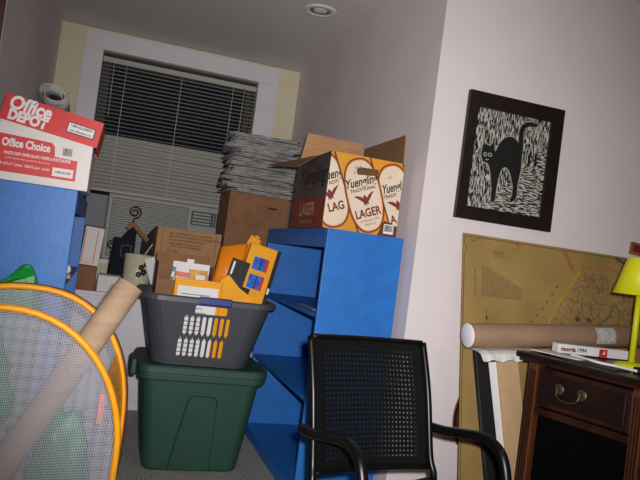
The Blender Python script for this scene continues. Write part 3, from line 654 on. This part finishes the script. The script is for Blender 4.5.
for s in (-1, 1):
    tube('back_post', smooth_path([bpt(s*1.02, 1.0), bpt(s*1.02, .6), bpt(s*1.02, .1), (s*.225, -.16, .42), (s*.235, -.19, .22), (s*.245, -.24, .012)]), .011, BLACK, ch)
    X_ = s*.245
    tube('armrest', smooth_path([(s*.238, -.225, .578), (X_, -.16, .583), (X_, -.08, .598), (X_, -.0, .612), (X_, .045, .608), (X_, .085, .588), (X_, .108, .55), (X_, .125, .49)]), .0155, BLACK, ch, 12)
    tube('front_leg', smooth_path([(X_, .125, .49), (X_, .15, .3), (X_, .19, .012)]), .0125, BLACK, ch)
bm = bmesh.new(); GS = [[bm.verts.new((-.215+.43*i/8, -.17+.42*j/8, .435-.018*math.sin(PI*i/8)+(.0 if j < 7 else -.012*(j-6)))) for j in range(9)] for i in range(9)]
for i in range(8):
    for j in range(8): bm.faces.new((GS[i][j], GS[i+1][j], GS[i+1][j+1], GS[i][j+1]))
o = link('seat', fin(bm, True), BLACKP, ch); s = o.modifiers.new('s', 'SOLIDIFY'); s.thickness = .02; s.offset = -1
tube('cross_bar', [(-.235, -.16, .40), (.235, -.16, .40)], .009, BLACK, ch); tube('cross_bar', [(-.243, .14, .39), (.243, .14, .39)], .009, BLACK, ch)

# ------------------------------------------------------------------ framed cat print
cp_ = thing('framed_print', 'dark framed black and white print of an arched cat', 'picture', (1.68, YR-.001, 1.62))
FW, FH = .25, .2865; IX0, IX1, IZ0, IZ1 = -.201, .188, -.228, .220
boxes('frame', [(-FW, IX0, -.024, 0, -FH, FH), (IX1, FW, -.024, 0, -FH, FH), (IX0, IX1, -.024, 0, IZ1, FH), (IX0, IX1, -.024, 0, -FH, IZ0)], FRAMEB, cp_)
def printmat():
    m = bpy.data.materials.new('linocut_print'); m.use_nodes = True; nt = m.node_tree; N = nt.nodes; L = nt.links; b = N['Principled BSDF']; b.inputs['Roughness'].default_value = .6
    tc = N.new('ShaderNodeTexCoord'); sep = N.new('ShaderNodeSeparateXYZ'); L.new(tc.outputs['Object'], sep.inputs[0])
    def strokes(rot, sx, sz, thr):
        mp = N.new('ShaderNodeMapping'); mp.inputs['Rotation'].default_value = (0, rot, 0); mp.inputs['Scale'].default_value = (sx, 1, sz)
        L.new(tc.outputs['Object'], mp.inputs[0]); n = N.new('ShaderNodeTexNoise'); n.inputs['Scale'].default_value = 1; n.inputs['Detail'].default_value = 2; n.inputs['Distortion'].default_value = .5
        L.new(mp.outputs[0], n.inputs['Vector']); g = N.new('ShaderNodeMath'); g.operation = 'GREATER_THAN'; g.inputs[1].default_value = thr; L.new(n.outputs['Fac'], g.inputs[0]); return g.outputs[0]
    a = strokes(0, 210, 30, .52); c = strokes(.75, 34, 230, .52)
    lt = N.new('ShaderNodeMath'); lt.operation = 'MULTIPLY_ADD'; lt.inputs[1].default_value = 1.1; L.new(sep.outputs['X'], lt.inputs[0])
    ng = N.new('ShaderNodeMath'); ng.operation = 'MULTIPLY'; ng.inputs[1].default_value = -1; L.new(sep.outputs['Z'], ng.inputs[0]); L.new(ng.outputs[0], lt.inputs[2])
    th = N.new('ShaderNodeMath'); th.operation = 'GREATER_THAN'; th.inputs[1].default_value = .09; L.new(lt.outputs[0], th.inputs[0])
    mx = N.new('ShaderNodeMix'); L.new(th.outputs[0], mx.inputs['Factor']); L.new(a, mx.inputs[2]); L.new(c, mx.inputs[3])
    mc = N.new('ShaderNodeMix'); mc.data_type = 'RGBA'; L.new(mx.outputs[0], mc.inputs['Factor']); mc.inputs[6].default_value = srgb((26, 25, 25))+(1,); mc.inputs[7].default_value = srgb((188, 188, 176))+(1,)
    L.new(mc.outputs[2], b.inputs['Base Color']); return m
pr_ = box('print', IX0, IX1, -.008, -.002, IZ0, IZ1, printmat(), cp_)
CAT = [(-0.14, -0.019), (-0.152, 0.006), (-0.153, 0.036), (-0.148, 0.06), (-0.153, 0.086), (-0.136, 0.062), (-0.114, 0.056), (-0.102, 0.068), (-0.092, 0.082), (-0.09, 0.055), (-0.084, 0.035), (-0.077, 0.049), (-0.064, 0.081), (-0.046, 0.102), (-0.024, 0.115), (0.001, 0.117), (0.02, 0.105), (0.033, 0.092), (0.029, 0.122), (0.028, 0.152), (0.038, 0.18), (0.061, 0.197), (0.092, 0.203), (0.118, 0.2), (0.124, 0.192), (0.111, 0.183), (0.081, 0.181), (0.061, 0.171), (0.053, 0.149), (0.054, 0.119), (0.059, 0.081), (0.058, 0.043), (0.06, 0.004), (0.061, -0.026), (0.056, -0.065), (0.054, -0.104), (0.056, -0.142), (0.049, -0.169), (0.026, -0.179), (0.021, -0.167), (0.032, -0.146), (0.03, -0.108), (0.017, -0.072), (0.002, -0.039), (-0.018, -0.024), (-0.037, -0.033), (-0.047, -0.062), (-0.052, -0.098), (-0.054, -0.136), (-0.053, -0.169), (-0.057, -0.188), (-0.077, -0.194), (-0.077, -0.17), (-0.079, -0.132), (-0.087, -0.096), (-0.096, -0.06), (-0.107, -0.031), (-0.119, -0.021)]
MC = frameM((0, -.008, 0), (1, 0, 0), (0, 0, 1))
ribbon('cat_outline', CAT, .008, MC, mat('grey_print_paper', (150, 150, 140), .6, .3, 160), pr_, .0004, True)
catp = prism('cat_figure', CAT, .0008, MC, INK, pr_)
PALE = mat('pale_paper', (190, 190, 178), .6)
for x, z in ((-.133, .015), (-.108, .017)):
    ribbon('cat_eye', ell(x, z, .0085, .0075, 12), .003, MC, PALE, pr_, .0014, True)
ribbon('cat_muzzle', [(-.128, -.004), (-.12, -.009), (-.112, -.004)], .003, MC, PALE, pr_, .0014); ribbon('cat_ear', [(-.150, .06), (-.152, .08), (-.138, .062)], .0025, MC, PALE, pr_, .0014)
for x in (.098, .133): prism('bird_mark', [(x-.008, .0), (x+.008, .005), (x+.006, .05), (x, .07), (x-.006, .05)], .0009, MC, INK, pr_)

# ------------------------------------------------------------------ leaning wall map
mpt = thing('wall_map', 'old tan road map on a board leaning against the wall', 'map', (1.481, 2.335, .003), rot=(-math.atan2(.265, 1.272), 0, 0))
MWd, MHt = 1.08, 1.296
MAPP = mat('aged_map_paper', (154, 126, 72), .8, .09, 5, .02, 60)
bevmod(box('board', 0, MWd, .001, .009, 0, MHt, mat('map_board_edge', (150, 116, 66), .8, .05), mpt), .002)
sh = box('map_sheet', .003, MWd-.003, 0, .001, .003, MHt-.003, MAPP, mpt)
MM = frameM((0, 0, MHt), (1, 0, 0), (0, 0, 1))
def rib(n, p, wd, m): return ribbon(n, p, wd, MM, m, sh)
rib('border_line', [(.006, -1.25), (.006, -.083), (.018, -.08), (.018, -.055), (.006, -.054), (.006, -.014), (.041, -.014), (.042, -.03), (.063, -.03), (.062, -.013), (1.07, -.012)], .0035, MAPLINE)
rib('coast_line', [(.011, -.097), (.09, -.075), (.176, -.053), (.286, -.042)], .002, MAPO)
GT = mat('grey_map_print', (118, 98, 60), .8, .2, 90)
def bars(n, lst, m):
    bm = bmesh.new()
    for x0, x1, y0, y1 in lst: bm.faces.new([bm.verts.new(q) for q in ((x0, y0, .0006), (x1, y0, .0006), (x1, y1, .0006), (x0, y1, .0006))])
    bmesh.ops.transform(bm, matrix=MM, verts=bm.verts); return link(n, fin(bm), m, sh)
random.seed(4)
bars('title_block', [(.144+random.random()*.02, .214-random.random()*.02, -.067-k*.006, -.0635-k*.006) for k in range(5)], GT)
tri = []
for k in range(30):
    y = -.14-k*.0045; xe = min(.305, .12+(-.136-y)/.084*.19)
    x = .098
    while x < xe: q = random.uniform(.006, .018); tri.append((x, min(x+q, xe), y-.0028, y)); x += q+.004
bars('distance_table', tri, GT); bars('table_names', [(.057, .07-random.random()*.004, -.155-k*.0045-.0028, -.155-k*.0045) for k in range(27)], GT)
rib('table_frame', [(.308, -.22), (.308, -.267), (.093, -.273)], .0015, GT)
rib('north_arrow', [(.122, -.315), (.123, -.405)], .0025, MAPLINE); prism('compass_mark', ell(.123, -.367, .007, .009, 12), .0008, MM, MAPLINE, sh)
for x, y in ((.494, -.19), (.468, -.226), (.439, -.265), (.414, -.297), (.385, -.331), (.354, -.362)): prism('scale_dot', ell(x, y, .0045, .005, 10), .0008, MM, MAPLINE, sh)
rib('orange_route', [(.632, -.079), (.806, -.07), (.843, -.084), (.845, -.102)], .009, MAPO); rib('orange_route', [(.632, -.085), (.653, -.112), (.7, -.196), (.755, -.285)], .011, MAPO); rib('orange_route', [(.856, -.308), (.945, -.292)], .008, MAPO)
rib('orange_stain', [(.535, -.012), (.585, -.103)], .022, MAPO); rib('orange_stain', [(.272, -.006), (.295, -.034)], .02, MAPO)
rib('yellow_boundary', [(.632, -.097), (.552, -.195), (.475, -.295), (.481, -.323), (.451, -.332), (.448, -.372), (.494, -.373), (.56, -.42)], .012, MAPY)
rib('green_route', [(.807, -.244), (.791, -.293), (.732, -.34), (.703, -.354)], .012, MAPG); rib('green_route', [(.808, -.232), (.843, -.264), (.841, -.312), (.826, -.331)], .010, MAPG)
rib('dark_tear', [(.831, -.012), (.897, -.034)], .014, MAPLINE)
for x, y in ((.605, -.328), (.668, -.326)): prism('town_mark', [(x+.014*(1+.3*math.sin(k*5))*math.cos(k*.7), y+.012*math.sin(k*.7)) for k in range(9)], .0008, MM, mat('dark_town_ink', (84, 70, 30), .8), sh)
bm = bmesh.new(); random.seed(8)                                # fine road net inside the county
def inside(x, y):
    if y < -.46 or y > -.09 or x > 1.0: return False
    return x > (.64 if y > -.1 else .46+(y+.33)*.74 if y > -.33 else .46)
for k in range(260):
    x, y = random.uniform(.46, .98), random.uniform(-.46, -.09); a = random.uniform(0, 2*PI)
    pv = None
    for s in range(random.randint(3, 7)):
        if not inside(x, y): break
        nx_, ny_ = math.cos(a), math.sin(a); cur = (bm.verts.new((x-ny_*.0011, y+nx_*.0011, .0005)), bm.verts.new((x+ny_*.0011, y-nx_*.0011, .0005)))
        if pv: bm.faces.new((pv[0], cur[0], cur[1], pv[1]))
        pv = cur; a += random.uniform(-.6, .6); x += math.cos(a)*.018; y += math.sin(a)*.018
bmesh.ops.transform(bm, matrix=MM, verts=bm.verts); rn = link('road_net', fin(bm), mat('road_ink', (104, 82, 56), .8), sh); rn['kind'] = 'stuff'
bm = bmesh.new()
for k in range(60):
    x, y = random.uniform(.03, 1.05), random.uniform(-1.2, -.03); s = random.uniform(.002, .005); v = [bm.verts.new((px, py, .0007)) for px, py in ell(x, y, s, s*.8, 6)]; bm.faces.new(v)
bmesh.ops.transform(bm, matrix=MM, verts=bm.verts); fx = link('foxing_spots', fin(bm), mat('foxing_brown', (150, 104, 56), .8), sh); fx['kind'] = 'stuff'
# oval wooden plaque half hidden behind the map
ow = thing('wooden_plaque', 'reddish brown oval wooden plaque on the wall, peeking out left of the map', 'plaque', (1.66, YR-.001, .45))
prism('board', ell(0, 0, .105, .16, 36), .012, frameM((0, 0, 0), (1, 0, 0), (0, 0, 1)), WOODL, ow); ribbon('rim', ell(0, 0, .099, .154, 36), .012, frameM((0, -.0122, 0), (1, 0, 0), (0, 0, 1)), WOOD, ow, .0008, True)

# ------------------------------------------------------------------ boards leaning between map and cabinet
LEAN = math.atan2(.178, 1)
def board(name, label, cat, x, y0, wd, ht, th, m, inpl):
    t = thing(name, label, cat, (x, y0, .004), rot=(-LEAN, inpl, 0)); return t
b1 = board('portfolio', 'black portfolio leaning on the map beside the dark cabinet', 'portfolio', 1.594, 2.256, 0, 0, 0, None, -.137); bevmod(box('cover', 0, .16, 0, .012, 0, .800, INK, b1)); tube('binding_edge', [(0, .006, .0), (0, .006, .800)], .006, INK, b1, 6)
b2 = board('mat_board', 'white mat board leaning in front of the black portfolio', 'board', 1.663, 2.245, 0, 0, 0, None, -.156); bevmod(box('sheet', 0, .09, 0, .004, 0, .757, WHITE, b2), .001); box('bevel_edge', .002, .006, -.0012, -.0002, 0.01, .755, WHITEC, b2)
b3 = board('tan_panel', 'tan fibreboard panel leaning against the side of the dark cabinet', 'panel', 1.684, 2.236, 0, 0, 0, None, -.138); bevmod(box('sheet', 0, .10, 0, .006, 0, .795, mat('tan_fibreboard', (196, 164, 122), .8, .06), b3), .001); box('edge_tape', -.0008, -.0002, 0, .006, 0, .793, CARD, b3)
# crumpled white paper over the board tops
cpz = thing('draped_paper', 'crumpled white paper lying over the tops of the leaning boards', 'paper', (1.455, 2.272, .7915)); bm = bmesh.new(); random.seed(2)
g = [[bm.verts.new((.30*i/14+.012*j*0, .13*j/5, (-.038 if j == 0 else -.012 if j == 1 else 0)*(.85+.15*math.sin(i*1.9+.5))+random.uniform(-.002, .002)+.078*.3*i/14)) for j in range(6)] for i in range(15)]
for i in range(14):
    for j in range(5): bm.faces.new((g[i][j], g[i+1][j], g[i+1][j+1], g[i][j+1]))
o = link('sheet', fin(bm), WHITE, cpz); s = o.modifiers.new('s', 'SOLIDIFY'); s.thickness = .0015
# ------------------------------------------------------------------ dark wooden cabinet with drawer
DT = .82
dk = thing('side_cabinet', 'dark cherry wood cabinet with one drawer and an open bay', 'cabinet', (1.561, 2.222, 0), math.atan2(-.968, .25))
# local x runs along the front towards the camera, local y runs inwards
W_, D_ = .585, .41
bevmod(box('top_board', 0, W_, 0, D_, DT-.022, DT, WOODD, dk), .006, 3); box('top_moulding', .012, W_-.012, .012, D_-.01, DT-.034, DT-.022, WOOD, dk)
for x in (.056, W_-.098):
    p = bevmod(box('corner_post', x, x+.042, .018, .06, 0, DT-.034, WOODL, dk), .003)
    for k in range(3): box('flute', x+.008+k*.011, x+.013+k*.011, .0155, .0182, .05, DT-.06, WOOD, p)
for x in (.042, W_-.056): box('side_stile', x, x+.014, .032, .06, .0, DT-.034, WOOD, dk)
box('side_panel', .046, .06, .06, D_-.02, .02, DT-.034, WOOD, dk); box('side_panel', W_-.06, W_-.046, .06, D_-.02, .02, DT-.034, WOOD, dk); box('back_panel', .06, W_-.06, D_-.032, D_-.02, .02, DT-.034, WOODD, dk)
box('bay_shade_sheet', .099, W_-.099, .05, .06, .10, .60, mat('bay_shade_black', (4, 3, 3), .7, .1, spec=.1), dk); box('bay_shelf', .06, W_-.06, .06, D_-.032, .08, .10, WOODD, dk); box('drawer_rail', .098, W_-.098, .026, .06, .60, .625, WOOD, dk)  # black sheet across the bay stands in for the shade inside it
dr = bevmod(box('drawer_front', .10, W_-.10, .024, .044, .632, .776, WOOD, dk), .004); bevmod(box('drawer_panel', .118, W_-.118, .016, .0238, .65, .758, WOODD, dr), .005); box('drawer_box', .11, W_-.11, .044, D_-.06, .635, .76, WOODD, dr)
for x in (.205, .30):
    lathe('pull_plate', [(0, .004), (.019, .003), (.022, 0), (0, 0)], BRASS, dr, 18, True, frameM((x, .0158, .715), (1, 0, 0), (0, 0, 1)))
    lathe('pull_stud', [(0, .014), (.005, .013), (.005, 0), (0, 0)], BRASS, dr, 10, True, frameM((x, .0118, .715), (1, 0, 0), (0, 0, 1)))
tube('pull_bail', smooth_path([(.205, .004, .713), (.208, -.002, .694), (.225, -.004, .682), (.252, -.004, .678), (.28, -.004, .682), (.297, -.002, .694), (.30, .004, .713)]), .0028, BRASS, dr, 8)
def dw(s, wv, z): d, m = Vector((.25, -.968, 0)), Vector((.968, .25, 0)); return Vector((1.561, 2.222, 0))+d*s+m*wv+Vector((0, 0, z))
# things on the cabinet
wbx = thing('flat_box', 'flat white box with maroon lettering and a red square', 'box', (1.905, 2.225, DT+.006), -.10)
bevmod(box('body', -.15, .175, -.02, .025, 0, .036, WHITE, wbx), .002); MB_ = frameM((0, -.02, 0), (1, 0, 0), (0, 0, 1))
text('lettering', 'morris', .024, MB_ @ Matrix.Translation((-.105, .017, 0)), MAROON, wbx, .0012); text('lettering', '1994', .022, MB_ @ Matrix.Translation((-.045, .018, 0)), NAVY, wbx, .0006)
rd = prism('red_square', [(.035, .001), (.072, .001), (.072, .032), (.035, .032)], .0008, MB_, RED, wbx); text('lettering', 'A', .022, MB_ @ Matrix.Translation((.054, .017, 0.0006)), WHITE, rd, .0004, .3)
mt_ = thing('mailing_tube', 'long brown mailing tube with a white end cap', 'tube', (1.40, 2.322, .848))
ax = Vector((.99, .03, .078)).normalized(); qq = ax.to_track_quat('Z', 'Y').to_matrix().to_4x4()
lathe('tube_wall', [(0, 0), (.049, 0), (.049, .95), (0, .95)], KRAFTB, mt_, 32, True, qq); bevmod(mt_.children[0], .002); lathe('end_cap', [(0, -.003), (.045, -.003), (.0485, -.0005), (.0485, 0), (0, 0)], mat('white_cap', (236, 236, 240), .4, .01), mt_, 32, True, qq)
lv = qq.inverted() @ Vector((-.35, -.9, .15)); bm = bmesh.new(); g = []
for i in range(9):
    a = math.atan2(lv.y, lv.x)-.76+i*.19; g.append([bm.verts.new((.0495*math.cos(a), .0495*math.sin(a), zz)) for zz in (.60, .70)])
for p0, p1 in zip(g, g[1:]): bm.faces.new((p0[0], p1[0], p1[1], p0[1]))
bmesh.ops.transform(bm, matrix=qq, verts=bm.verts); link('shipping_label', fin(bm, True), mat('label_grey', (186, 184, 176), .6, .15, 60), mt_)
tag(box('paper_sheet', -.10, .10, -.05, .05, 0, .0025, WHITE, None, M=Matrix.Translation((1.70, 2.13, DT+.008)) @ Matrix.Rotation(-1.2, 4, 'Z')), 'single white sheet lying near the cabinet top front edge', 'paper')
tag(box('desk_pad', -.11, .11, -.05, .05, 0, .006, mat('dark_green_pad', (40, 46, 40), .6, .1), None, M=Matrix.Translation((1.73, 1.98, DT+.0005)) @ Matrix.Rotation(-1.32, 4, 'Z')), 'dark flat pad lying on the cabinet top', 'pad')
cbp = [dw(.16, .12, DT+.018), dw(.22, .10, DT+.018), dw(.28, .075, DT+.018), dw(.32, .08, DT+.016), dw(.36, .11, DT+.014), dw(.43, .12, DT+.012)]
bm = bmesh.new(); tube_bm(bm, smooth_path(cbp), .005, 8); tag(link('white_cable', fin(bm, True), WHITE), 'white cable looping across the cabinet top', 'cable')
pk = thing('tape_roll', 'black roll of tape standing on the cabinet top under the lamp', 'tape roll', dw(.42, .17, DT+.001)); lathe('roll', [(.014, 0), (.03, 0), (.03, .02), (.014, .02), (.014, 0)], INK, pk, 24); lathe('core', [(.0125, 0.001), (.0138, 0.001), (.0138, .019), (.0125, .019), (.0125, .001)], ACP, pk, 24)
# lamp
lp = thing('desk_lamp', 'yellow-green desk lamp with a cone shade', 'lamp', (1.912, 2.0, DT+.001))
lathe('base', [(0, 0), (.062, 0), (.064, .006), (.05, .016), (.014, .022), (0, .022)], YELLOW, lp); tube('stem', [(0, 0, .02), (0, 0, .30)], .011, YELLOW, lp, 12)
o = lathe('shade', [(.094, .272), (.055, .408), (.051, .412)], YELLOW, lp, 40)
bmq = bmesh.new(); bmq.from_mesh(o.data); bmesh.ops.delete(bmq, geom=[f for f in bmq.faces if len(f.verts) > 4 and f.calc_center_median().z < .3], context='FACES'); bmq.to_mesh(o.data); bmq.free()
sm = o.modifiers.new('s', 'SOLIDIFY'); sm.thickness = .002
lathe('socket', [(0, .30), (.016, .30), (.018, .35), (0, .352)], WHITEC, lp, 16)
# small wooden frame on the wall above the map
wf = thing('hanging_frame', 'small brown wooden frame hanging crooked above the yellow lamp', 'frame', (2.475, YR-.001, 1.318), rot=(0, .10, 0))
boxes('frame', [(-.065, -.052, -.012, 0, -.03, .03), (.052, .065, -.012, 0, -.03, .03), (-.052, .052, -.012, 0, .017, .03), (-.052, .052, -.012, 0, -.03, -.017)], mat('mid_brown_wood', (150, 92, 60), .5, .15, 20), wf); box('picture', -.052, .052, -.006, -.001, -.017, .017, MAROON, wf)
